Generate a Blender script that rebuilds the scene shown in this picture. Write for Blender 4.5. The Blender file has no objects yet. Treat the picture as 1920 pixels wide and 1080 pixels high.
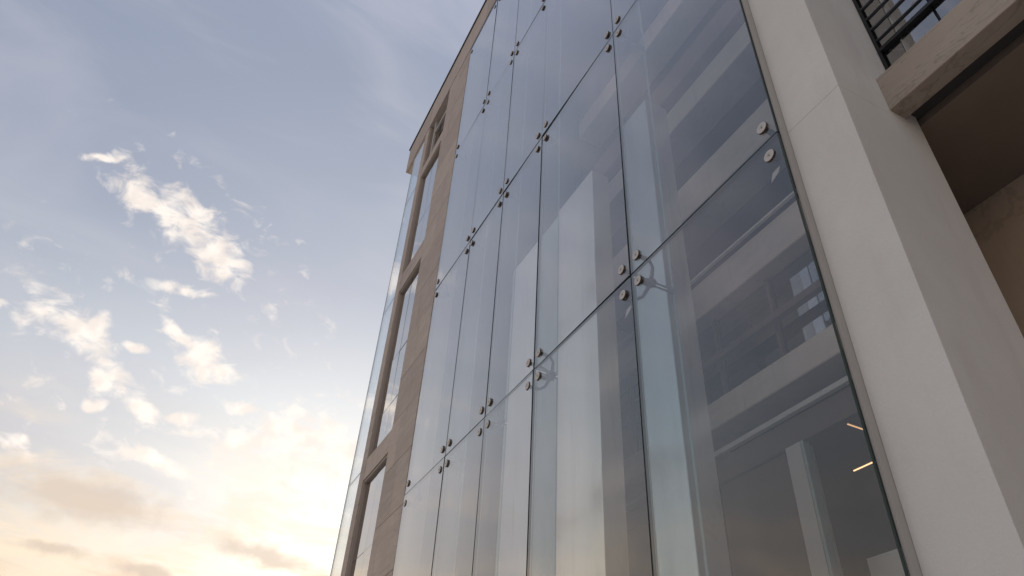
import bpy, bmesh, math, random
from mathutils import Vector, Matrix, Euler
random.seed(7)
R = math.radians
G = 1.6                      # eye height: survey heights below are relative to the eye
scene = bpy.context.scene
COL = scene.collection

# ------------------------------------------------------------------ camera
cam = bpy.data.cameras.new('camera')
cam.sensor_width = 36.0
cam.lens = 36.0 * 1327.2 / 1920.0
cam.clip_start = 0.05
cam.clip_end = 3000
camo = bpy.data.objects.new('camera', cam)
COL.objects.link(camo)
rot = Matrix(((0.44964, 0.54210, 0.70989), (0.89190, -0.31549, -0.32401), (0.04832, 0.77884, -0.62536)))
camo.matrix_world = Matrix.Translation((1.656, -2.325, G)) @ rot.to_4x4()
scene.camera = camo

# ------------------------------------------------------------------ node helper
class NT:
    """small expression helper round a node tree"""
    def __init__(s, nt):
        s.nt = nt; s.N = nt.nodes; s.L = nt.links
    def put(s, sock, v):
        if isinstance(v, bpy.types.NodeSocket): s.L.new(v, sock)
        elif isinstance(v, (tuple, list)):
            v = tuple(v)
            if sock.type == 'RGBA' and len(v) == 3: v = v + (1,)
            sock.default_value = v
        else:
            sock.default_value = v
    def m(s, op, a, b=0.0, c=None, clamp=False):
        n = s.N.new('ShaderNodeMath'); n.operation = op; n.use_clamp = clamp
        s.put(n.inputs[0], a); s.put(n.inputs[1], b)
        if c is not None: s.put(n.inputs[2], c)
        return n.outputs[0]
    def v(s, op, a, b=(0, 0, 0)):
        n = s.N.new('ShaderNodeVectorMath'); n.operation = op
        s.put(n.inputs[0], a)
        if op == 'SCALE': s.put(n.inputs['Scale'], b)
        else: s.put(n.inputs[1], b)
        return n.outputs['Value'] if op in ('DOT_PRODUCT', 'LENGTH') else n.outputs[0]
    def ss(s, x, lo, hi, a=0.0, b=1.0):
        n = s.N.new('ShaderNodeMapRange'); n.interpolation_type = 'SMOOTHSTEP'
        s.put(n.inputs[0], x); n.inputs[1].default_value = lo; n.inputs[2].default_value = hi
        n.inputs[3].default_value = a; n.inputs[4].default_value = b
        return n.outputs[0]
    def mix(s, f, a, b, mode='MIX'):
        n = s.N.new('ShaderNodeMix'); n.data_type = 'RGBA'; n.blend_type = mode
        s.put(n.inputs[0], f); s.put(n.inputs[6], a); s.put(n.inputs[7], b)
        return n.outputs[2]
    def ramp(s, x, stops):
        n = s.N.new('ShaderNodeValToRGB'); cr = n.color_ramp
        while len(cr.elements) < len(stops): cr.elements.new(0.5)
        for e, (p, c) in zip(cr.elements, stops):
            e.position = p; e.color = tuple(c) + (1,)
        s.put(n.inputs[0], x)
        return n.outputs[0]
    def noise(s, vec, scale, detail=4, rough=0.5, dist=0.0):
        n = s.N.new('ShaderNodeTexNoise'); s.put(n.inputs['Vector'], vec)
        n.inputs['Scale'].default_value = scale; n.inputs['Detail'].default_value = detail
        n.inputs['Roughness'].default_value = rough; n.inputs['Distortion'].default_value = dist
        return n.outputs[0]
    def mapping(s, vec, loc=(0, 0, 0), rot=(0, 0, 0), scl=(1, 1, 1), kind='POINT'):
        n = s.N.new('ShaderNodeMapping'); n.vector_type = kind; s.put(n.inputs[0], vec)
        n.inputs[1].default_value = loc; n.inputs[2].default_value = rot; n.inputs[3].default_value = scl
        return n.outputs[0]
    def xyz(s, x, y, z):
        n = s.N.new('ShaderNodeCombineXYZ')
        s.put(n.inputs[0], x); s.put(n.inputs[1], y); s.put(n.inputs[2], z)
        return n.outputs[0]

# ------------------------------------------------------------------ sky
SUN_AZ, SUN_EL = R(166), R(12)
sunv = Vector((math.cos(SUN_AZ) * math.cos(SUN_EL), math.sin(SUN_AZ) * math.cos(SUN_EL), math.sin(SUN_EL)))
world = bpy.data.worlds.new('World'); scene.world = world; world.use_nodes = True
t = NT(world.node_tree); t.N.clear()
tc = t.N.new('ShaderNodeTexCoord'); D = t.v('NORMALIZE', tc.outputs['Generated'])
sp = t.N.new('ShaderNodeSeparateXYZ'); t.L.new(D, sp.inputs[0])
dz = sp.outputs[2]
skyn = t.N.new('ShaderNodeTexSky'); skyn.sky_type = 'NISHITA'; skyn.sun_disc = False
skyn.sun_elevation = SUN_EL; skyn.sun_rotation = math.atan2(sunv.x, sunv.y); skyn.air_density = 1.0; skyn.dust_density = 1.5
nish = t.v('SCALE', skyn.outputs[0], 0.10)
# thin evening veil over the clear sky: cream low down, lavender blue higher
base = t.ramp(dz, [(0.0, (0.76, 0.54, 0.36)), (0.20, (0.57, 0.41, 0.26)), (0.30, (0.42, 0.405, 0.40)),
                   (0.45, (0.345, 0.385, 0.45)), (0.60, (0.235, 0.275, 0.375)), (0.80, (0.245, 0.285, 0.385)), (1.0, (0.36, 0.40, 0.54))])
sd = t.v('DOT_PRODUCT', D, tuple(sunv))
side = t.ss(sd, -0.9, 0.75, 1.10, 1.0)
base = t.v('SCALE', base, side)
sky = t.mix(0.12, base, nish)
glow = t.m('POWER', t.m('MAXIMUM', sd, 0.0), 12.0); glow2 = t.m('POWER', t.m('MAXIMUM', sd, 0.0), 4.0)
sky = t.v('ADD', sky, t.v('SCALE', (0.32, 0.30, 0.26), glow)); sky = t.v('ADD', sky, t.v('SCALE', (0.16, 0.15, 0.13), glow2))
# cumulus shreds laid out in the western sky (tangent plane round C0)
C0 = (-0.856, -0.077, 0.512); E1 = (-0.0896, 0.99598, 0.0); E2 = (0.50994, 0.04587, 0.85946)
cd = t.v('DOT_PRODUCT', D, C0); cdm = t.m('MAXIMUM', cd, 0.05)
U = t.m('DIVIDE', t.v('DOT_PRODUCT', D, E1), cdm); V = t.m('DIVIDE', t.v('DOT_PRODUCT', D, E2), cdm)
uv = t.xyz(U, V, 0.0)
w1 = t.noise(t.mapping(uv, rot=(0, 0, 0.55), scl=(1.0, 3.0, 1.0)), 2.2, 6, 0.52, 0.9)
w2 = t.noise(t.mapping(uv, loc=(2, 7, 0), rot=(0, 0, 0.25), scl=(1.0, 2.2, 1.0)), 1.9, 6, 0.55, 0.5)
sky = t.mix(t.m('MULTIPLY', t.ss(w1, 0.42, 0.74), 0.32), sky, (0.56, 0.55, 0.60))
sky = t.mix(t.m('MULTIPLY', t.ss(w2, 0.48, 0.72), 0.34), sky, (0.52, 0.48, 0.545))
wob = t.v('SCALE', t.v('SUBTRACT', t.xyz(t.noise(uv, 22, 3), t.noise(t.mapping(uv, loc=(5, 3, 0)), 22, 3), 0.0), (0.5, 0.5, 0)), 0.035)
uvw = t.v('ADD', uv, wob)
def blobs(lst, grow=1.0):
    acc = None
    for (cx, cy, a, b, th) in lst:
        q = t.mapping(uvw, loc=(cx, cy, 0), rot=(0, 0, th), scl=(a * grow, b * grow, 1), kind='TEXTURE')
        f = t.m('SUBTRACT', 1.0, t.v('LENGTH', q))
        acc = f if acc is None else t.m('MAXIMUM', acc, f)
    return acc
CL = [(-0.102, 0.134, 0.043, 0.025, -0.12), (-0.035, 0.123, 0.060, 0.040, -0.35), (0.02, 0.098, 0.045, 0.036, -0.45), (-0.151, 0.161, 0.024, 0.007, 0.55),
      (-0.105, -0.043, 0.057, 0.021, 0.1), (-0.075, -0.055, 0.035, 0.02, -0.3), (-0.182, -0.046, 0.014, 0.008, -0.2), (-0.003, 0.04, 0.037, 0.009, 0.1),
      (0.018, -0.019, 0.044, 0.011, -0.5), (0.049, -0.035, 0.045, 0.032, -0.5), (-0.04, -0.091, 0.032, 0.020, -0.33),
      (0.002, -0.116, 0.042, 0.020, -0.54), (-0.045, -0.127, 0.017, 0.011, 0.04), (-0.033, -0.047, 0.022, 0.009, -0.14),
      (0.05, -0.114, 0.020, 0.010, -0.07), (0.118, -0.077, 0.024, 0.013, 0.3), (0.043, -0.172, 0.057, 0.012, -0.2),
      (0.134, -0.126, 0.057, 0.020, 0.0), (0.214, -0.099, 0.090, 0.048, 0.1), (-0.106, -0.195, 0.024, 0.013, -0.23),
      (0.215, -0.16, 0.042, 0.009, 0.0), (0.33, -0.10, 0.10, 0.05, 0.1), (0.5, -0.16, 0.09, 0.03, 0.1)]
nc = t.noise(t.mapping(uv, rot=(0, 0, 0.5), scl=(1.0, 1.5, 1.0)), 27, 8, 0.56, 0.5)
BR = [(0.13, -0.10, 0.24, 0.10, -0.25), (-0.03, -0.08, 0.20, 0.09, -0.3), (0.24, -0.12, 0.16, 0.08, 0.1), (0.02, 0.11, 0.15, 0.06, -0.4), (-0.15, -0.03, 0.12, 0.05, 0.0)]
fld = t.m('MAXIMUM', blobs(CL, 1.15), t.m('MINIMUM', t.m('SUBTRACT', blobs(BR, 1.3), 0.2), -0.06))
a1 = t.ss(t.m('ADD', fld, t.m('MULTIPLY', t.m('SUBTRACT', nc, 0.5), 2.8)), 0.04, 0.90)
gate = t.ss(cd, 0.1, 0.3)
a1 = t.m('MULTIPLY', t.m('MULTIPLY', a1, gate), 0.88)
shade = t.noise(t.mapping(uv, loc=(0.004, -0.008, 0)), 30, 3, 0.5)
ccol = t.mix(t.ss(shade, 0.38, 0.62), (0.84, 0.745, 0.675), (0.97, 0.885, 0.80))
lowglow = t.ss(dz, 0.55, 0.25)
ccol = t.v('ADD', ccol, t.v('SCALE', (0.10, 0.08, 0.06), lowglow))
sky = t.mix(a1, sky, ccol)
# low cream streaks and a few duller banks beneath them
ns = t.noise(t.mapping(D, scl=(2.0, 3.0, 12.0), rot=(0.10, 0.0, 0.0)), 2.2, 6, 0.6, 0.6)
low = t.ss(dz, 0.46, 0.22)
sky = t.mix(t.m('MULTIPLY', t.m('MULTIPLY', t.ss(ns, 0.45, 0.66), low), 0.75), sky, (0.92, 0.75, 0.56))
ns2 = t.noise(t.mapping(D, scl=(2.0, 2.6, 15.0), loc=(3, 1, 2), rot=(0.10, 0, 0)), 2.4, 6, 0.6, 0.5)
sky = t.mix(t.m('MULTIPLY', t.m('MULTIPLY', t.ss(ns2, 0.5, 0.70), t.ss(dz, 0.36, 0.20)), 0.6), sky, (0.72, 0.55, 0.42))
DK = [(0.214, -0.254, 0.085, 0.016, -0.04), (0.082, -0.302, 0.05, 0.010, -0.1), (-0.023, -0.30, 0.045, 0.008, 0.0), (-0.014, -0.234, 0.10, 0.034, 0.0)]
fd = t.ss(t.m('ADD', blobs(DK, 1.25), t.m('MULTIPLY', t.m('SUBTRACT', nc, 0.5), 0.9)), 0.0, 0.8)
sky = t.mix(t.m('MULTIPLY', t.m('MULTIPLY', fd, gate), 0.72), sky, (0.62, 0.51, 0.42))
bg = t.N.new('ShaderNodeBackground'); t.L.new(sky, bg.inputs[0]); bg.inputs[1].default_value = 1.0
wo = t.N.new('ShaderNodeOutputWorld'); t.L.new(bg.outputs[0], wo.inputs[0])
world.cycles.sampling_method = 'MANUAL'; world.cycles.sample_map_resolution = 512

# ------------------------------------------------------------------ sun
sl = bpy.data.lights.new('sun', 'SUN'); sl.energy = 2.0; sl.angle = R(0.5); sl.color = (1.0, 0.86, 0.70)
so = bpy.data.objects.new('sun', sl); COL.objects.link(so)
so.rotation_euler = sunv.to_track_quat('Z', 'Y').to_euler()

# ------------------------------------------------------------------ exposure
vs = scene.view_settings
vs.view_transform = 'Standard'; vs.look = 'None'; vs.exposure = 0.25; vs.gamma = 1.0; vs.use_curve_mapping = False
scene.render.engine = 'CYCLES'
scene.cycles.max_bounces = 10; scene.cycles.transparent_max_bounces = 32; scene.cycles.glossy_bounces = 5; scene.cycles.diffuse_bounces = 4
scene.cycles.use_denoising = True

# ------------------------------------------------------------------ materials
def mat(name):
    m = bpy.data.materials.new(name); m.use_nodes = True
    q = NT(m.node_tree); q.N.clear()
    out = q.N.new('ShaderNodeOutputMaterial')
    return m, q, out
def principled(q, out, color, rough=0.7, metal=0.0, normal=None, spec=0.5):
    p = q.N.new('ShaderNodeBsdfPrincipled')
    q.put(p.inputs['Base Color'], color); q.put(p.inputs['Roughness'], rough); p.inputs['Metallic'].default_value = metal
    p.inputs['Specular IOR Level'].default_value = spec
    if normal is not None: q.L.new(normal, p.inputs['Normal'])
    q.L.new(p.outputs[0], out.inputs[0])
    return p
def bump(q, h, strength, dist):
    b = q.N.new('ShaderNodeBump'); b.inputs['Strength'].default_value = strength; b.inputs['Distance'].default_value = dist
    q.L.new(h, b.inputs['Height']); return b.outputs[0]
def pos(q):
    return q.N.new('ShaderNodeNewGeometry').outputs['Position']
def objrand(q):
    return q.N.new('ShaderNodeObjectInfo').outputs['Random']
def stucco(name, a, b, warm):
    m, q, out = mat(name); P = pos(q)
    big = q.noise(P, 1.1, 5, 0.6, 0.3); mid = q.noise(q.mapping(P, scl=(3, 3, 0.7)), 1.7, 6, 0.65); fine = q.noise(P, 90, 4, 0.6)
    c = q.mix(q.ss(big, 0.35, 0.65), a, b)
    c = q.mix(q.m('MULTIPLY', q.ss(mid, 0.48, 0.72), 0.55), c, warm)
    c = q.mix(q.m('MULTIPLY', fine, 0.12), c, (0.30, 0.28, 0.26))
    principled(q, out, c, 0.85, normal=bump(q, q.m('ADD', fine, q.m('MULTIPLY', q.noise(P, 14, 4), 0.7)), 0.35, 0.004), spec=0.25)
    return m
def stonemat(name, cols, vein_scale, vein_dir, rough=0.65, amount=0.5, veins=0.35):
    m, q, out = mat(name); P = pos(q); rnd = objrand(q)
    sh = q.v('ADD', P, q.v('SCALE', (7.3, 3.1, 5.7), rnd))
    n1 = q.noise(q.mapping(sh, scl=vein_dir), vein_scale, 8, 0.65, 0.8)
    n2 = q.noise(sh, 2.3, 5, 0.6, 0.2); fine = q.noise(P, 60, 5, 0.7)
    c = q.ramp(n1, [(0.25, cols[0]), (0.5, cols[1]), (0.75, cols[2])])
    c = q.mix(q.m('MULTIPLY', q.ss(n2, 0.4, 0.7), amount), c, cols[3])
    ridge = q.m('ABSOLUTE', q.m('SUBTRACT', q.noise(q.mapping(sh, scl=vein_dir), vein_scale * 0.7, 6, 0.6, 1.2), 0.5))
    c = q.mix(q.m('MULTIPLY', q.ss(ridge, 0.022, 0.0), veins), c, tuple(x * 0.35 for x in cols[0]))
    stain = q.noise(q.mapping(P, scl=(5.0, 5.0, 0.35)), 1.6, 6, 0.6)
    c = q.mix(q.m('MULTIPLY', q.ss(stain, 0.52, 0.75), 0.30), c, tuple(x * 0.55 for x in cols[3]))
    tone = q.m('ADD', 0.91, q.m('MULTIPLY', rnd, 0.18))
    c = q.v('SCALE', c, tone)
    principled(q, out, c, rough, normal=bump(q, q.m('ADD', fine, n1), 0.25, 0.004), spec=0.3)
    return m
def plain(name, color, rough=0.5, metal=0.0, var=0.15, scale=8, spec=0.5):
    m, q, out = mat(name); P = pos(q); n = q.noise(P, scale, 5, 0.6)
    c = q.mix(q.m('MULTIPLY', n, var * 2), color, tuple(x * 0.6 for x in color))
    principled(q, out, c, q.m('ADD', rough, q.m('MULTIPLY', q.m('SUBTRACT', n, 0.5), 0.15)), metal, normal=bump(q, q.noise(P, 45, 3), 0.08, 0.002), spec=spec)
    return m
def glassmat(name, f0, power, tint, curve=None, *, refl=(0.95, 0.97, 1.0), wave=0.006, haze=0.0, mx=1.0, rough=0.0):
    """thin pane: mirror-like share grows towards grazing view, the rest passes straight through"""
    m, q, out = mat(name); geo = q.N.new('ShaderNodeNewGeometry')
    c = q.m('ABSOLUTE', q.v('DOT_PRODUCT', geo.outputs['Normal'], geo.outputs['Incoming']))
    r = q.m('ADD', f0, q.m('MULTIPLY', mx - f0, q.m('POWER', q.m('SUBTRACT', 1.0, c, clamp=True), power)), clamp=True)
    if curve: r = q.ramp(c, [(p_, (v_, v_, v_)) for p_, v_ in curve])
    gl = q.N.new('ShaderNodeBsdfGlossy'); gl.inputs['Roughness'].default_value = rough; q.put(gl.inputs['Color'], refl)
    P = geo.outputs['Position']
    q.L.new(bump(q, q.noise(q.mapping(P, scl=(1.0, 1.0, 0.45)), 1.3, 2, 0.4), 1.0, wave), gl.inputs['Normal'])
    tr = q.N.new('ShaderNodeBsdfTransparent'); q.put(tr.inputs['Color'], tint)
    mx_ = q.N.new('ShaderNodeMixShader'); q.L.new(r, mx_.inputs[0]); q.L.new(tr.outputs[0], mx_.inputs[1]); q.L.new(gl.outputs[0], mx_.inputs[2])
    res = mx_.outputs[0]
    if haze > 0:
        df = q.N.new('ShaderNodeBsdfDiffuse'); q.put(df.inputs['Color'], (0.72, 0.76, 0.78))
        dirt_sheen = q.noise(q.mapping(P, scl=(2, 2, 0.5)), 3.0, 5, 0.6)
        m2 = q.N.new('ShaderNodeMixShader'); q.L.new(q.m('MULTIPLY', q.ss(dirt_sheen, 0.2, 0.85, 0.5, 1.5), haze), m2.inputs[0])
        q.L.new(res, m2.inputs[1]); q.L.new(df.outputs[0], m2.inputs[2]); res = m2.outputs[0]
    q.L.new(res, out.inputs[0])
    return m

M = {}
M['render'] = stucco('painted_render', (0.755, 0.755, 0.725), (0.81, 0.815, 0.79), (0.69, 0.675, 0.655))
M['stone'] = stonemat('brown_sandstone', [(0.44, 0.37, 0.315), (0.52, 0.44, 0.38), (0.59, 0.51, 0.445), (0.46, 0.385, 0.33)], 3.0, (0.5, 0.5, 3.0), veins=0.18)
M['ledge'] = stonemat('veined_stone', [(0.42, 0.36, 0.30), (0.48, 0.42, 0.355), (0.53, 0.465, 0.40), (0.42, 0.36, 0.30)], 3.2, (0.7, 1.0, 3.5), veins=0.35)
M['wallbrown'] = stonemat('brown_plaster', [(0.56, 0.44, 0.34), (0.62, 0.50, 0.39), (0.68, 0.55, 0.44), (0.58, 0.47, 0.37)], 1.3, (1, 1, 1), veins=0.25)
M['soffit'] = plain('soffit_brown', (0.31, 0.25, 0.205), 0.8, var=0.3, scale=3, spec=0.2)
M['dark'] = plain('black_gasket', (0.012, 0.014, 0.015), 0.4, var=0.1)
M['darkmetal'] = plain('dark_metal', (0.035, 0.035, 0.037), 0.4, 0.6)
M['channel'] = plain('grey_metal_channel', (0.50, 0.48, 0.45), 0.6, 0.0, spec=0.4)
M['bronze'] = plain('bronze_grey_metal', (0.42, 0.35, 0.30), 0.55, 0.0)
M['steel'] = plain('brushed_steel', (0.66, 0.62, 0.57), 0.45, 0.35, scale=60, var=0.3)
M['steelrim'] = plain('bronzed_rim', (0.12, 0.095, 0.075), 0.4, 0.5)
M['spider'] = plain('spider_steel', (0.16, 0.17, 0.19), 0.4, 0.6)
M['concrete'] = stonemat('interior_concrete', [(0.56, 0.51, 0.46), (0.64, 0.58, 0.53), (0.70, 0.64, 0.58), (0.58, 0.53, 0.47)], 2.0, (0.6, 0.6, 2.0), veins=0.08)
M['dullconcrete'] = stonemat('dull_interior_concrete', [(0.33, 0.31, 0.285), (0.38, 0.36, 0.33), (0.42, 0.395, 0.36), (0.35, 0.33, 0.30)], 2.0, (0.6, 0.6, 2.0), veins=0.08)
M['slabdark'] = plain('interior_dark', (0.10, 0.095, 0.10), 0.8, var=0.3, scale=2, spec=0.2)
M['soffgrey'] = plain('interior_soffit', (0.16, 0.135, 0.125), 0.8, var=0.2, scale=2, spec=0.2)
M['white'] = stonemat('white_column_paint', [(0.90, 0.92, 0.94), (0.93, 0.94, 0.95), (0.94, 0.95, 0.96), (0.90, 0.92, 0.93)], 1.6, (1.5, 1.5, 0.5), veins=0.12, amount=0.4)
M['cream'] = stonemat('cream_panel_paint', [(0.94, 0.87, 0.73), (0.96, 0.89, 0.76), (0.96, 0.90, 0.78), (0.93, 0.85, 0.71)], 1.6, (1.5, 1.5, 0.5), veins=0.06, amount=0.4)
M['whiteframe'] = plain('pale_frame', (0.62, 0.62, 0.61), 0.5)
# edge-to-edge facade panes carry a thin film of dust
M['glass'] = glassmat('facade_glass', 0.045, 2.05, (0.975, 0.985, 0.985), [(0, 1), (.1, .90), (.2, .70), (.3, .54), (.4, .31), (.5, .20), (.7, .10), (1, .05)], haze=0.022, refl=(1.0, 0.985, 0.965), wave=0.014, rough=0.10)
M['glassback'] = glassmat('facade_glass_inner_face', 0.02, 5.0, (0.98, 0.99, 0.99), wave=0.010)
M['edge'] = plain('green_glass_edge', (0.05, 0.085, 0.08), 0.15, spec=0.8)
M['paleedge'] = plain('pale_green_glass_edge', (0.36, 0.46, 0.47), 0.25, spec=0.8)
M['fin'] = glassmat('fin_glass', 0.10, 3.0, (0.86, 0.92, 0.92), haze=0.10, wave=0.004)  # pale diffuse haze painted in so the fin looks as if it catches light
M['winglass'] = glassmat('window_glass', 0.26, 2.2, (0.62, 0.64, 0.64), refl=(1.0, 0.98, 0.96), wave=0.004)
M['corner'] = glassmat('corner_glass', 0.10, 3.0, (0.86, 0.90, 0.89), wave=0.004, haze=0.06)
def emis(name, col, s):
    m, q, out = mat(name); e = q.N.new('ShaderNodeEmission'); q.put(e.inputs[0], col); e.inputs[1].default_value = s
    q.L.new(e.outputs[0], out.inputs[0]); return m
M['lamp'] = emis('warm_lamp', (1.0, 0.58, 0.28), 1.6)
m, q, out = mat('paving'); P = pos(q)
br = q.N.new('ShaderNodeTexBrick'); q.L.new(P, br.inputs[0]); br.inputs['Scale'].default_value = 1.0
br.inputs['Color1'].default_value = (0.46, 0.44, 0.41, 1); br.inputs['Color2'].default_value = (0.41, 0.39, 0.37, 1); br.inputs['Mortar'].default_value = (0.12, 0.115, 0.11, 1)
br.inputs['Brick Width'].default_value = 1.2; br.inputs['Row Height'].default_value = 0.6; br.inputs['Mortar Size'].default_value = 0.006
principled(q, out, q.mix(q.m('MULTIPLY', q.noise(P, 3, 6), 0.4), br.outputs[0], (0.33, 0.31, 0.29)), 0.8)
M['paving'] = m

M['panel'] = stonemat('white_panel_paint', [(0.84, 0.86, 0.88), (0.88, 0.90, 0.92), (0.90, 0.91, 0.93), (0.86, 0.87, 0.88)], 1.6, (1.5, 1.5, 0.5), veins=0.05, amount=0.4)
for k_ in ('white', 'cream'):
    p_ = [n for n in M[k_].node_tree.nodes if n.type == 'BSDF_PRINCIPLED'][0]
    p_.inputs['Coat Weight'].default_value = 1.0; p_.inputs['Coat IOR'].default_value = 2.4; p_.inputs['Coat Roughness'].default_value = 0.12
    p_.inputs['Metallic'].default_value = 0.5
    for l_ in list(p_.inputs['Roughness'].links): M[k_].node_tree.links.remove(l_)
    p_.inputs['Roughness'].default_value = 0.10
# ------------------------------------------------------------------ object helpers
def link(o, parent=None):
    COL.objects.link(o)
    if parent is not None: o.parent = parent
    return o
def tag(o, label=None, cat=None, group=None, kind=None):
    if label: o['label'] = label
    if cat: o['category'] = cat
    if group: o['group'] = group
    if kind: o['kind'] = kind
    return o
def empty(name, loc, label=None, cat=None, group=None, parent=None):
    o = bpy.data.objects.new(name, None); o.location = loc; o.empty_display_size = 0.2
    link(o, parent); return tag(o, label, cat, group)
def add_box(bm, x0, x1, y0, y1, z0, z1, bev=0.0, mi=0):
    vs_ = [bm.verts.new((x, y, z)) for x in (x0, x1) for y in (y0, y1) for z in (z0, z1)]
    F = [(0, 1, 3, 2), (4, 6, 7, 5), (0, 4, 5, 1), (2, 3, 7, 6), (0, 2, 6, 4), (1, 5, 7, 3)]
    fs = [bm.faces.new([vs_[i] for i in f]) for f in F]
    for f in fs: f.material_index = mi
    if bev > 0:
        es = list({e for f in fs for e in f.edges})
        bmesh.ops.bevel(bm, geom=es, offset=bev, segments=1, affect='EDGES', profile=0.5)
    return fs
def finish(name, bm, mats, parent=None, off=(0, 0, 0), smooth=False):
    bmesh.ops.recalc_face_normals(bm, faces=bm.faces[:])
    me = bpy.data.meshes.new(name); bm.to_mesh(me); bm.free()
    for mm in (mats if isinstance(mats, (list, tuple)) else [mats]): me.materials.append(mm)
    if smooth:
        for p in me.polygons: p.use_smooth = True
    return link(bpy.data.objects.new(name, me), parent)
def box(name, x0, x1, y0, y1, z0, z1, m, parent=None, bev=0.0, origin=None):
    """world-placed box; origin at its own base so that the piece can be picked up"""
    if origin is None: origin = ((x0 + x1) / 2, (y0 + y1) / 2, z0)
    ox, oy, oz = origin
    bm = bmesh.new(); add_box(bm, x0 - ox, x1 - ox, y0 - oy, y1 - oy, z0 - oz, z1 - oz, bev)
    o = finish(name, bm, m)
    o.location = (ox, oy, oz)
    if parent is not None:
        o.parent = parent
        o.location = Vector((ox, oy, oz)) - world_loc(parent)
    return o
def world_loc(o):
    v = Vector(o.location); p = o.parent
    while p is not None: v = v + Vector(p.location); p = p.parent
    return v
def pane(name, x0, x1, y0, y1, z0, z1, front, back, edge, parent=None, axis='y'):
    """glass plate with its two faces and its four edges in their own materials"""
    ox, oy, oz = (x0 + x1) / 2, (y0 + y1) / 2, z0
    bm = bmesh.new(); add_box(bm, x0 - ox, x1 - ox, y0 - oy, y1 - oy, z0 - oz, z1 - oz)
    bmesh.ops.recalc_face_normals(bm, faces=bm.faces[:])
    k = 1 if axis == 'y' else 0; sgn = -1 if axis == 'y' else 1
    for f in bm.faces:
        n = f.normal[k] * sgn
        f.material_index = 0 if n > 0.5 else (1 if n < -0.5 else 2)
    me = bpy.data.meshes.new(name); bm.to_mesh(me); bm.free()
    for mm in (front, back, edge): me.materials.append(mm)
    o = link(bpy.data.objects.new(name, me), parent)
    o.location = Vector((ox, oy, oz)) - (world_loc(parent) if parent else Vector((0, 0, 0)))
    return o
def tube_bm(bm, pts, rads, seg=10):
    rings = []
    for i, (p, r) in enumerate(zip(pts, rads)):
        p = Vector(p); a = Vector(pts[max(i - 1, 0)]); b = Vector(pts[min(i + 1, len(pts) - 1)])
        d = (b - a).normalized(); up = Vector((0, 0, 1)) if abs(d.z) < 0.9 else Vector((1, 0, 0))
        e1 = d.cross(up).normalized(); e2 = d.cross(e1).normalized()
        rings.append([bm.verts.new(p + e1 * r * math.cos(2 * math.pi * k / seg) + e2 * r * math.sin(2 * math.pi * k / seg)) for k in range(seg)])
    for r0, r1 in zip(rings, rings[1:]):
        for k in range(seg): bm.faces.new((r0[k], r0[(k + 1) % seg], r1[(k + 1) % seg], r1[k]))
    bm.faces.new(rings[0]); bm.faces.new(rings[-1][::-1])

# ------------------------------------------------------------------ ground
bm = bmesh.new(); s = 900
vsx = [bm.verts.new(p) for p in ((-s, -s, 0), (s, -s, 0), (s, s, 0), (-s, s, 0))]; bm.faces.new(vsx)
tag(finish('ground', bm, M['paving']), 'stone paved plaza in front of the building', kind='structure')

# ------------------------------------------------------------------ building shell behind the facade (walls, roof, floors)
ZR = 13.33 + G
tag(box('wall', -8.5, -8.3, 0.30, 9.0, 0.0, ZR - 0.1, M['wallbrown']), kind='structure')
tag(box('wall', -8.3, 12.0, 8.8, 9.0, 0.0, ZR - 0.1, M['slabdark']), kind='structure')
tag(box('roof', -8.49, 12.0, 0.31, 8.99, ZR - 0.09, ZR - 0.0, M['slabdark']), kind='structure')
tag(box('wall', 12.0, 12.2, 0.70, 9.0, 0.0, ZR - 0.1, M['wallbrown']), kind='structure')
tag(box('wall', -6.35, -6.20, 0.34, 2.45, 0.0, ZR - 0.11, M['slabdark']), kind='structure')
tag(box('wall', 0.10, 0.22, 0.70, 8.8, 5.0, ZR - 0.11, M['slabdark']), kind='structure')
tag(box('wall', -8.29, -6.36, 1.6, 1.7, 0.0, ZR - 0.11, M['slabdark']), kind='structure')

# ------------------------------------------------------------------ glass facade
XV = [0.0, -1.437, -2.87, -3.845, -4.83, -6.05]
ZH = [G - 2.9 + 1.33, 3.205 + G, 6.245 + G, 9.20 + G, 12.25 + G, 12.9 + G]
ZH = [0.12, 1.80, 3.205 + G, 6.245 + G, 9.20 + G, 12.27 + G]
facade = empty('glass_facade', (-3.0, 0.0, 0.0), 'tall point-fixed glass facade mirroring the evening sky beside the pale pier', 'glass facade')
gap = 0.007
for i in range(5):
    for j in range(5):
        x1, x0 = XV[i] - gap, XV[i + 1] + gap
        if i == 0: x1 = -0.003
        p = pane('glass_pane', x0, x1, -0.010, 0.010, ZH[j] + gap, ZH[j + 1] - gap, M['glass'], M['glassback'], M['edge'], facade)
        p.rotation_euler = (R(random.uniform(-0.15, 0.15)), 0, R(random.uniform(-0.35, 0.35)))
# recessed black silicone in the joints
for i in range(1, 5):
    box('joint_seal', XV[i] - gap + .001, XV[i] + gap - .001, -0.003, 0.006, 0.12, 12.27 + G, M['dark'], facade)
for j in range(1, 5):
    for i in range(5):
        box('joint_seal', XV[i + 1] + gap + .002, XV[i] - gap - .002, -0.004, 0.005, ZH[j] - gap + .001, ZH[j] + gap - .001, M['dark'], facade)
box('edge_gasket', -0.006, 0.000, 0.0115, 0.022, 0.12, 13.6, M['dark'], facade)
box('edge_channel', 0.001, 0.0162, 0.0065, 0.058, 0.0, ZR - 0.12, M['channel'], facade)
# glass fins standing behind the vertical joints
for i, dep in ((1, 0.355), (2, 0.215), (3, 0.215), (4, 0.215)):
    for j in range(5):
        f = pane('glass_fin', XV[i] - 0.012, XV[i] + 0.012, 0.022, dep, ZH[j] + 0.015, ZH[j + 1] - 0.015, M['fin'], M['fin'], M['paleedge'], facade, axis='x')

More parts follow.
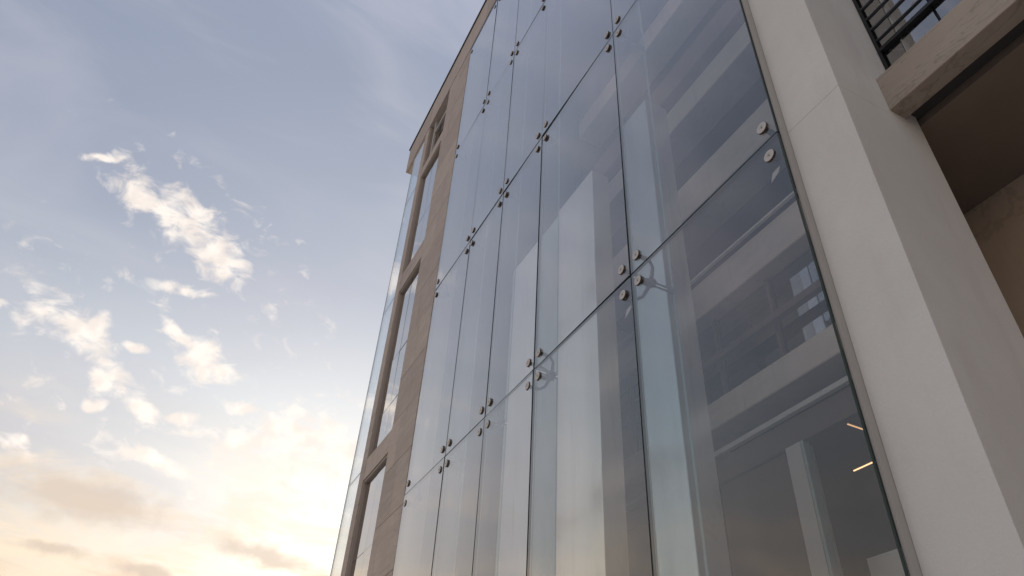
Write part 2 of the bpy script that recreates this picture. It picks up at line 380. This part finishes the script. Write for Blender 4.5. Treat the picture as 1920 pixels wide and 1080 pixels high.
# one disc fixing: stepped steel cap with a recessed pin, dark rim
def disc_mesh():
    bm = bmesh.new(); seg = 28
    prof = [(0.0, -0.0195), (0.0040, -0.0195), (0.0052, -0.0220), (0.0140, -0.0220), (0.0152, -0.0245), (0.0325, -0.0250), (0.0362, -0.0240), (0.0385, -0.0225), (0.0385, -0.0108),
            (0.0380, -0.0103), (0.0370, -0.0102), (0.0165, -0.0101), (0.0165, 0.0400), (0.0, 0.0400)]
    rings = []
    for r, y in prof:
        if r == 0.0: rings.append([bm.verts.new((0, y, 0))])
        else: rings.append([bm.verts.new((r * math.cos(2 * math.pi * k / seg), y, r * math.sin(2 * math.pi * k / seg))) for k in range(seg)])
    for n, (a, b) in enumerate(zip(rings, rings[1:])):
        for k in range(seg):
            va = [a[k % len(a)], a[(k + 1) % len(a)]] if len(a) > 1 else [a[0]]
            vb = [b[(k + 1) % len(b)], b[k % len(b)]] if len(b) > 1 else [b[0]]
            f = bm.faces.new(va + vb); f.material_index = 0 if 2 <= n < 6 else 1
    bmesh.ops.recalc_face_normals(bm, faces=bm.faces[:])
    me = bpy.data.meshes.new('fixing_disc'); bm.to_mesh(me); bm.free()
    me.materials.append(M['steel']); me.materials.append(M['steelrim'])
    return me
DISC = disc_mesh()
def spider_mesh(pts):
    bm = bmesh.new()
    hub = (0, 0.150, 0)
    tube_bm(bm, [(0, 0.115, 0), (0, 0.120, 0), (0, 0.185, 0), (0, 0.190, 0)], [0.018, 0.026, 0.026, 0.018], 14)
    for (px, pz) in pts:
        tube_bm(bm, [hub, (px * 0.35, 0.150, pz * 0.35), (px * 0.75, 0.135, pz * 0.75), (px * 0.97, 0.095, pz * 0.97), (px, 0.055, pz), (px, 0.040, pz)],
                [0.016, 0.015, 0.012, 0.012, 0.018, 0.018], 10)
    for sx in (-1, 1):
        tube_bm(bm, [(sx * 0.014, 0.16, 0.0), (sx * 0.020, 0.17, 0), (sx * 0.030, 0.172, 0)], [0.020, 0.024, 0.024], 12)
    bmesh.ops.recalc_face_normals(bm, faces=bm.faces[:])
    me = bpy.data.meshes.new('spider'); bm.to_mesh(me); bm.free(); me.materials.append(M['spider'])
    for p in me.polygons: p.use_smooth = True
    return me
SP = {k: spider_mesh(v) for k, v in {'full': [(0.092, 0.115), (-0.092, 0.115), (0.092, -0.115), (-0.092, -0.115)],
      'right': [(-0.085, 0.12), (-0.085, -0.12)], 'left': [(0.075, 0.12), (0.075, -0.12)], 'top': [(0.092, -0.115), (-0.092, -0.115)], 'corner': [(0.075, -0.12)]}.items()}
ARMS = {'full': [(0.092, 0.115), (-0.092, 0.115), (0.092, -0.115), (-0.092, -0.115)], 'right': [(-0.085, 0.12), (-0.085, -0.12)],
        'left': [(0.075, 0.12), (0.075, -0.12)], 'top': [(0.092, -0.115), (-0.092, -0.115)], 'corner': [(0.075, -0.12)]}
for j in range(1, 6):
    for i in range(6):
        top = (j == 5)
        kind = 'right' if i == 0 else ('left' if i == 5 else 'full')
        if top: kind = 'corner' if i == 5 else 'top'
        if top and i == 0: continue
        o = bpy.data.objects.new('spider_fitting', SP[kind]); link(o, facade)
        o.location = Vector((XV[i], 0, ZH[j])) - Vector(facade.location)
        for (px, pz) in ARMS[kind]:
            d = bpy.data.objects.new('fixing_disc', DISC); link(d, o); d.location = (px, 0, pz); d.rotation_euler = (0, random.uniform(0, 6.28), 0)
            ds = 1.0 + random.uniform(-.01, .01); d.scale = (ds, 1, ds)

# ------------------------------------------------------------------ stone clad bay, left of the glass
bay = empty('stone_bay', (-7.3, 0.0, 0.0), 'brown stone clad bay with three tall recessed windows left of the glass facade', 'stone wall')
def slab(x0, x1, z0, z1, y0=0.0, y1=0.05, lab=None):
    o = box('stone_slab', x0 + .003, x1 - .003, y0, y1, z0 + .003, z1 - .003, M['stone'], bay, 0.002)
    o.location.y += random.uniform(-0.0015, 0.0015)
    return o
XR, XJ, XL, XE = -6.11, -7.17, -8.32, -8.58       # bay right edge, right jamb, left jamb, left end
# backing wall behind the slabs
box('backing_wall', XJ + .012, XR - 0.012, 0.052, 0.30, 0.0, 12.45 + G, M['bronze'], bay)
box('backing_wall', XE + .012, XL - 0.012, 0.052, 0.295, 0.0, 12.45 + G, M['bronze'], bay)
zs = 0.0; k = 0
hs = []
z = 3.13 + G - 0.74 * 6
while z < 0: z += 0.74
lv = [0.0]
while z < 12.45 + G - 0.2:
    lv.append(z); z += 0.74
lv.append(12.45 + G)
for a, b in zip(lv, lv[1:]):
    xm = -6.62 if k % 3 == 1 else (-6.80 if k % 3 == 2 else None)
    if xm is None: slab(XJ, XR, a, b)
    else: slab(XJ, xm, a, b); slab(xm, XR, a, b)
    k += 1
for a, b in zip(lv[::2], lv[2::2] + [lv[-1]]):
    if b > a: slab(XE, XL, a, b)
# spandrels between windows (bottoms/tops), recess sides
SPN = [(4.22 + G, 4.57 + G), (7.78 + G, 8.19 + G), (10.82 + G, 11.09 + G)]
for a, b in SPN:
    slab(XL, -7.72, a, b, 0.004); slab(-7.72, XJ, a, b, 0.004)
    box('backing_wall', XL + .002, XJ - .002, 0.056, 0.23, a + .012, b - .012, M['bronze'], bay)
# window reveals and glazing
def stone_window(z0, z1, rails, label, yg=0.066):
    w = empty('window', (0, 0, 0), parent=bay); w.location = Vector((-7.745, yg, z0)) - world_loc(bay)
    w['label'] = label
    fx0, fx1 = XL + .012, XJ - .012
    box('frame', fx0 - .010, fx0 + 0.022, yg - 0.05, yg + 0.02, z0 + .002, z1 - .002, M['bronze'], w)
    box('frame', fx1 - 0.03, fx1 + .010, yg - 0.015, yg + 0.02, z0 + .002, z1 - .002, M['bronze'], w)
    box('frame', fx0 + 0.023, fx1 - 0.031, yg - 0.045, yg + 0.02, z1 - 0.035, z1 - .003, M['bronze'], w)
    lv_ = [z0 + .01] + rails + [z1 - 0.037]
    for a, b in zip(lv_, lv_[1:]):
        for xa, xb in ((fx0 + 0.023, -7.747), (-7.743, fx1 - 0.031)):
            p = pane('pane', xa, xb, yg - .004, yg + .008, a + .003, b - .003, M['winglass'], M['glassback'], M['dark'], w)
            p.rotation_euler = (R(random.uniform(-.12, .12)), 0, R(random.uniform(-.2, .2)))
    for a in rails:
        box('glazing_bar', fx0 + 0.023, fx1 - 0.031, yg - 0.006, yg + 0.012, a - .0025, a + .0025, M['dark'], w)
    box('glazing_bar', -7.7465, -7.7435, yg - 0.001, yg + 0.014, z0 + .02, z1 - .07, M['darkmetal'], w)
stone_window(0.3, 4.22 + G, [3.04 + G], 'lowest tall recessed window of the stone bay')
stone_window(4.57 + G, 7.78 + G, [5.25 + G, 6.22 + G], 'middle tall recessed window of the stone bay')
stone_window(8.19 + G, 10.82 + G, [9.27 + G], 'upper tall recessed window of the stone bay')
stone_window(11.09 + G, 12.45 + G, [], 'small top window under the parapet of the stone bay', 0.16)
box('frame_post', -8.18, -8.10, 0.07, 0.11, 11.10 + G, 12.44 + G, M['channel'], bay)
box('frame_post', -8.09, -7.20, 0.075, 0.11, 12.05 + G, 12.13 + G, M['channel'], bay)
box('frame_post', -8.09, -7.20, 0.073, 0.11, 11.10 + G, 11.20 + G, M['channel'], bay)

# ------------------------------------------------------------------ parapet running over bay and glass
par = empty('parapet', (-3.0, 0, 12.5 + G), 'brown stone parapet with dark coping along the roof edge above the glass', 'parapet')
xs_ = -9.90; PZ0, PZ1 = 12.49 + G, 13.32 + G
while xs_ < 9.0:
    w_ = 1.5
    o = box('stone_slab', xs_ + .003, xs_ + w_ - .003, 0.0, 0.05, PZ0, PZ1, M['stone'], par, 0.002)
    o.location.y += random.uniform(-.001, .001); xs_ += w_
box('backing_wall', -9.88, 9.0, 0.052, 0.29, PZ0 + .03, PZ1 - .02, M['bronze'], par)
box('soffit_board', -9.885, -6.12, 0.051, 0.31, PZ0 - 0.01, PZ0 + .028, M['stone'], par)
box('coping', -9.95, 9.1, -0.022, 0.40, PZ1 + .001, PZ1 + 0.055, M['darkmetal'], par, 0.004)
box('drip_strip', -6.10, 9.0, 0.004, 0.045, 12.31 + G, 12.487 + G, M['dark'], par)

# ------------------------------------------------------------------ corner glass screen past the stone bay
cs = empty('corner_glass_screen', (-9.0, 0.03, 0), 'narrow see-through glass screen past the left end of the stone bay', 'glass screen')
cz = [0.1, 1.5 + G, 4.50 + G, 7.95 + G, 10.9 + G, 12.44 + G]
for a, b in zip(cz, cz[1:]):
    pane('glass_pane', -9.33, XE - .012, 0.024, 0.040, a + .004, b - .004, M['corner'], M['glassback'], M['paleedge'], cs)
box('edge_strip', -9.345, -9.333, 0.020, 0.044, 0.1, 12.44 + G, M['paleedge'], cs)
for a in cz[1:-1]:
    box('joint_seal', -9.33, XE - .014, 0.028, 0.036, a - .0035, a + .0035, M['bronze'], cs)

# ------------------------------------------------------------------ pale rendered pier
pier = empty('rendered_pier', (0.215, 0.05, 0), 'broad pale rendered pier between the glass facade and the dark recess', 'pier')
XP0, XP1, YP0, YP1 = 0.017, 0.377, 0.050, 0.672
zj = [0.0, 0.3 + G, 3.21 + G, 6.25 + G, 9.2 + G, 12.48 + G]
box('pier_core', XP0 + .01, XP1 - .01, YP0 + .01, YP1 - .01, 0.0, 12.48 + G, M['channel'], pier)
for a, b in zip(zj, zj[1:]):
    box('pier_section', XP0, XP1, YP0, YP1, a + .0008, b - .0008, M['render'], pier, 0.0015)

# ------------------------------------------------------------------ stone ledge, window and recess right of the pier
tag(box('stone_ledge', XP1 - .020, 9.0, 0.437, 0.560, 3.245 + G, 3.525 + G, M['ledge'], None, 0.003), 'veined brown stone ledge running over the dark recess beside the pier', 'ledge')
tag(box('slot_shade_filler', XP1 - .018, 9.0, 0.562, 0.70, 3.33 + G, 3.50 + G, M['slabdark']), 'dark filler for the shaded slot behind the brown stone ledge above the recess', 'beam')  # dark strip standing in for the shade in the slot behind the ledge
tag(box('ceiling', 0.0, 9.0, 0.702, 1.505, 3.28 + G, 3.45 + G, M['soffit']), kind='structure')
tag(box('wall', 0.0, 9.0, 1.507, 1.65, 0.0, 3.45 + G, M['wallbrown']), kind='structure')
tag(box('wall', 2.9, 3.3, 0.72, 1.50, 0.0, 3.275 + G, M['wallbrown']), kind='structure')
tag(box('wall', -0.10, -0.003, 0.40, 1.65, 0.0, 3.44 + G, M['slabdark']), kind='structure')
uw = empty('upper_window', (1.6, 0.6, 3.53 + G), 'dark gridded window above the stone ledge beside the pier', 'window')
WZ = [3.53 + G, 3.885 + G, 4.00 + G, 4.125 + G, 4.24 + G, 4.36 + G, 4.49 + G, 4.62 + G, 4.9 + G, 5.2 + G, 5.6 + G, 6.2 + G]
WX = [0.405, 0.520, 0.74, 0.98, 1.3, 1.75, 2.6, 3.6, 5.0, 7.0, 9.0]
for a, b in zip(WZ, WZ[1:]):
    for xa, xb in zip(WX, WX[1:]):
        p = pane('pane', xa + .008, xb - .008, 0.602, 0.610, a + .008, b - .008, M['winglass'], M['glassback'], M['dark'], uw)
        p.rotation_euler = (R(random.uniform(-.3, .3)), 0, R(random.uniform(-.5, .5)))
for z_ in WZ[1:]:
    th = 0.014 if abs(z_ - (3.885 + G)) < .01 else (0.0045 if abs(z_ - (4.125 + G)) < .01 or abs(z_ - (4.36 + G)) < .01 else 0.0025)
    box('transom', 0.400, 9.0, 0.575 if th > .01 else 0.590, 0.615, z_ - th, z_ + th, M['darkmetal'] if th > .01 else M['spider'], uw)
for x_ in WX[1:-1]:
    box('mullion', x_ - .009, x_ + .009, 0.616, 0.655, WZ[0], WZ[-1], M['whiteframe'] if x_ < .6 else M['darkmetal'], uw)
box('frame', 0.379, 0.399, 0.590, 0.640, WZ[0], WZ[-1], M['darkmetal'], uw)
for kz in (3.66, 3.98, 4.2, 4.5):
    bm = bmesh.new(); pts = [(0.40 + .02 * n, 0.70 + 0.10 * math.sin(n * .35), kz + G + 0.004 * n) for n in range(30)]
    tube_bm(bm, pts, [0.004] * 30, 6); finish('cable_loop', bm, M['whiteframe'], uw).location = -Vector(uw.location)
tag(box('wall', 0.379, 9.0, 1.66, 1.72, 3.45 + G, ZR - 0.1, M['slabdark']), kind='structure')
tag(box('wall', 0.401, 9.0, 0.60, 0.69, 6.22 + G, 12.47 + G, M['slabdark']), kind='structure')

# ------------------------------------------------------------------ inside, seen through the glass
def beam(z0, z1, y, d, m, label, x0=-6.15, x1=0.08):
    return tag(box('floor_beam', x0, x1, y, y + d, z0 + G, z1 + G, m, None, 0.01), label, 'beam', 'concrete floor beams behind the glass')
beam(5.09, 5.57, 2.5, 0.5, M['concrete'], 'grey concrete beam inside just below the first row of steel fixings')
beam(3.64, 3.95, 2.5, 0.5, M['concrete'], 'lower grey concrete beam inside under the dark gallery windows')
beam(6.72, 7.33, 2.5, 0.5, M['dullconcrete'], 'concrete beam inside just above the large horizontal glass joint')
beam(8.56, 9.04, 2.5, 0.5, M['dullconcrete'], 'concrete beam high inside the topmost right glass pane')
beam(9.10, 9.60, 2.35, 0.5, M['soffgrey'], 'uppermost dull beam inside the top right glass pane')
beam(11.2, 11.7, 2.5, 0.5, M['concrete'], 'highest concrete beam inside near the roof')
tag(box('ceiling_rail', -6.1, 0.08, 2.46, 2.50, 3.315 + G, 3.365 + G, M['whiteframe']), 'thin pale strip along the ceiling edge inside the lower right pane', 'rail')
tag(box('ceiling_rail', -6.1, 0.08, 2.43, 2.47, 5.60 + G, 5.625 + G, M['whiteframe']), 'thin bright line above the upper beam inside the right pane', 'rail')
tag(box('ceiling_rail', -6.1, 0.08, 2.52, 2.60, 4.42 + G, 4.50 + G, M['soffgrey']), 'dull rail across the dark gallery windows inside', 'rail')
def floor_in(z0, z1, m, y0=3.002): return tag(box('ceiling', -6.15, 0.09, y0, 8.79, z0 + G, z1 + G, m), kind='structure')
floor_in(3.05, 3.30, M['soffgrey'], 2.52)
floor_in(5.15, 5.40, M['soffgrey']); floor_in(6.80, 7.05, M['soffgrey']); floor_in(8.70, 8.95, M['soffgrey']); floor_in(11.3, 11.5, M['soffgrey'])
# gallery glazing between the two grey beams
gal = empty('gallery_window', (-3.0, 2.7, 3.95 + G), 'dark gallery windows inside between the two lower concrete beams', 'window')
for n in range(7):
    xa = -6.1 + n * 0.88
    pane('pane', xa + .03, xa + .85, 2.70, 2.71, 3.97 + G, 5.07 + G, M['winglass'], M['glassback'], M['dark'], gal)
    box('mullion', xa - .02, xa + .028, 2.66, 2.74, 3.955 + G, 5.085 + G, M['soffgrey'], gal)
tag(box('pale_inset', -3.05, -2.45, 2.93, 2.95, 4.15 + G, 4.42 + G, M['whiteframe']), 'small pale blind in the dark gallery window inside', 'inset')  # small pale opaque box behind the gallery panes
# room behind the lowest beam: partition, pale post, dark doorway with lamps
sf = empty('inner_partition', (-3.5, 2.55, 0), 'brown interior partition with pale post under the lowest beam', 'partition')
for xa, xb in ((-6.1, -4.42), (-4.38, -3.70), (-3.62, -2.66)):
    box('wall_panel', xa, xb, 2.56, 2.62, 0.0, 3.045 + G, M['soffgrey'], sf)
box('groove', -3.70, -3.62, 2.60, 2.63, 0.0, 3.04 + G, M['dark'], sf)
box('post', -2.645, -2.47, 2.50, 2.66, 0.0, 3.045 + G, M['whiteframe'], sf)
box('post_edge', -2.462, -2.43, 2.50, 2.58, 0.0, 3.045 + G, M['paleedge'], sf)
tag(box('low_screen', -2.40, 0.05, 2.9, 2.93, 0.0, 2.06 + G, M['whiteframe']), 'pale blue grey screen at the very bottom of the right pane', 'screen')
tag(box('wall', -2.40, 0.09, 5.0, 5.1, 0.0, 3.04 + G, M['slabdark']), kind='structure')
M['faintlamp'] = emis('faint_warm_lamp', (1.0, 0.58, 0.30), 0.7)
def lamp(x0, x1, y0, y1, z, label, m='lamp'):
    r = empty('ceiling_lamp', ((x0 + x1) / 2, (y0 + y1) / 2, z), label, 'lamp', 'thin warm strip lamps inside the ground floor')
    box('housing', x0 - .01, x1 + .01, y0 - .01, y1 + .01, z + .001, z + .028, M['darkmetal'], r)
    box('lamp_strip', x0, x1, y0, y1, z - .008, z, M[m], r)
lamp(-2.61, -2.36, 3.305, 3.317, 3.02 + G, 'warm glowing strip lamp inside close to the pier edge, the brightest one')
lamp(-1.985, -1.975, 2.56, 2.76, 3.02 + G, 'short warm strip lamp inside just above the brightest one', 'faintlamp')
# white columns and panels just behind the glass
colmn = tag(box('white_column', -2.76, -2.27, 1.0, 1.30, 0.0, 6.88 + G, M['white'], None, 0.006), 'cold white column inside behind the second vertical joint', 'column')
tag(box('white_column', -4.27, -3.43, 1.0, 1.25, 0.0, 6.80 + G, M['cream'], None, 0.006), 'warm cream panel column inside the third strip of glass', 'column')
tag(box('white_column', -5.66, -4.29, 1.02, 1.22, 0.0, 6.76 + G, M['panel'], None, 0.006), 'broad white panel inside behind the fourth strip of glass', 'column')

# added pale plates standing in for the glints reflected below the first fixings
for n, (x_, z_) in enumerate(((-0.125, 3.00), (-1.56, 2.985))):
    bm = bmesh.new()
    vf = [(-.035, 0, -.035), (.03, 0, -.005), (.045, 0, .028), (-.012, 0, .020)]
    a_ = [bm.verts.new(v) for v in vf]; b_ = [bm.verts.new((v[0], .004, v[2])) for v in vf]
    bm.faces.new(a_); bm.faces.new(b_[::-1])
    for k in range(4): bm.faces.new((a_[k], b_[k], b_[(k + 1) % 4], a_[(k + 1) % 4]))
    o = finish('glint_plate', bm, M['channel'], facade); o.location = Vector((x_, 0.035, z_ + G)) - Vector(facade.location)
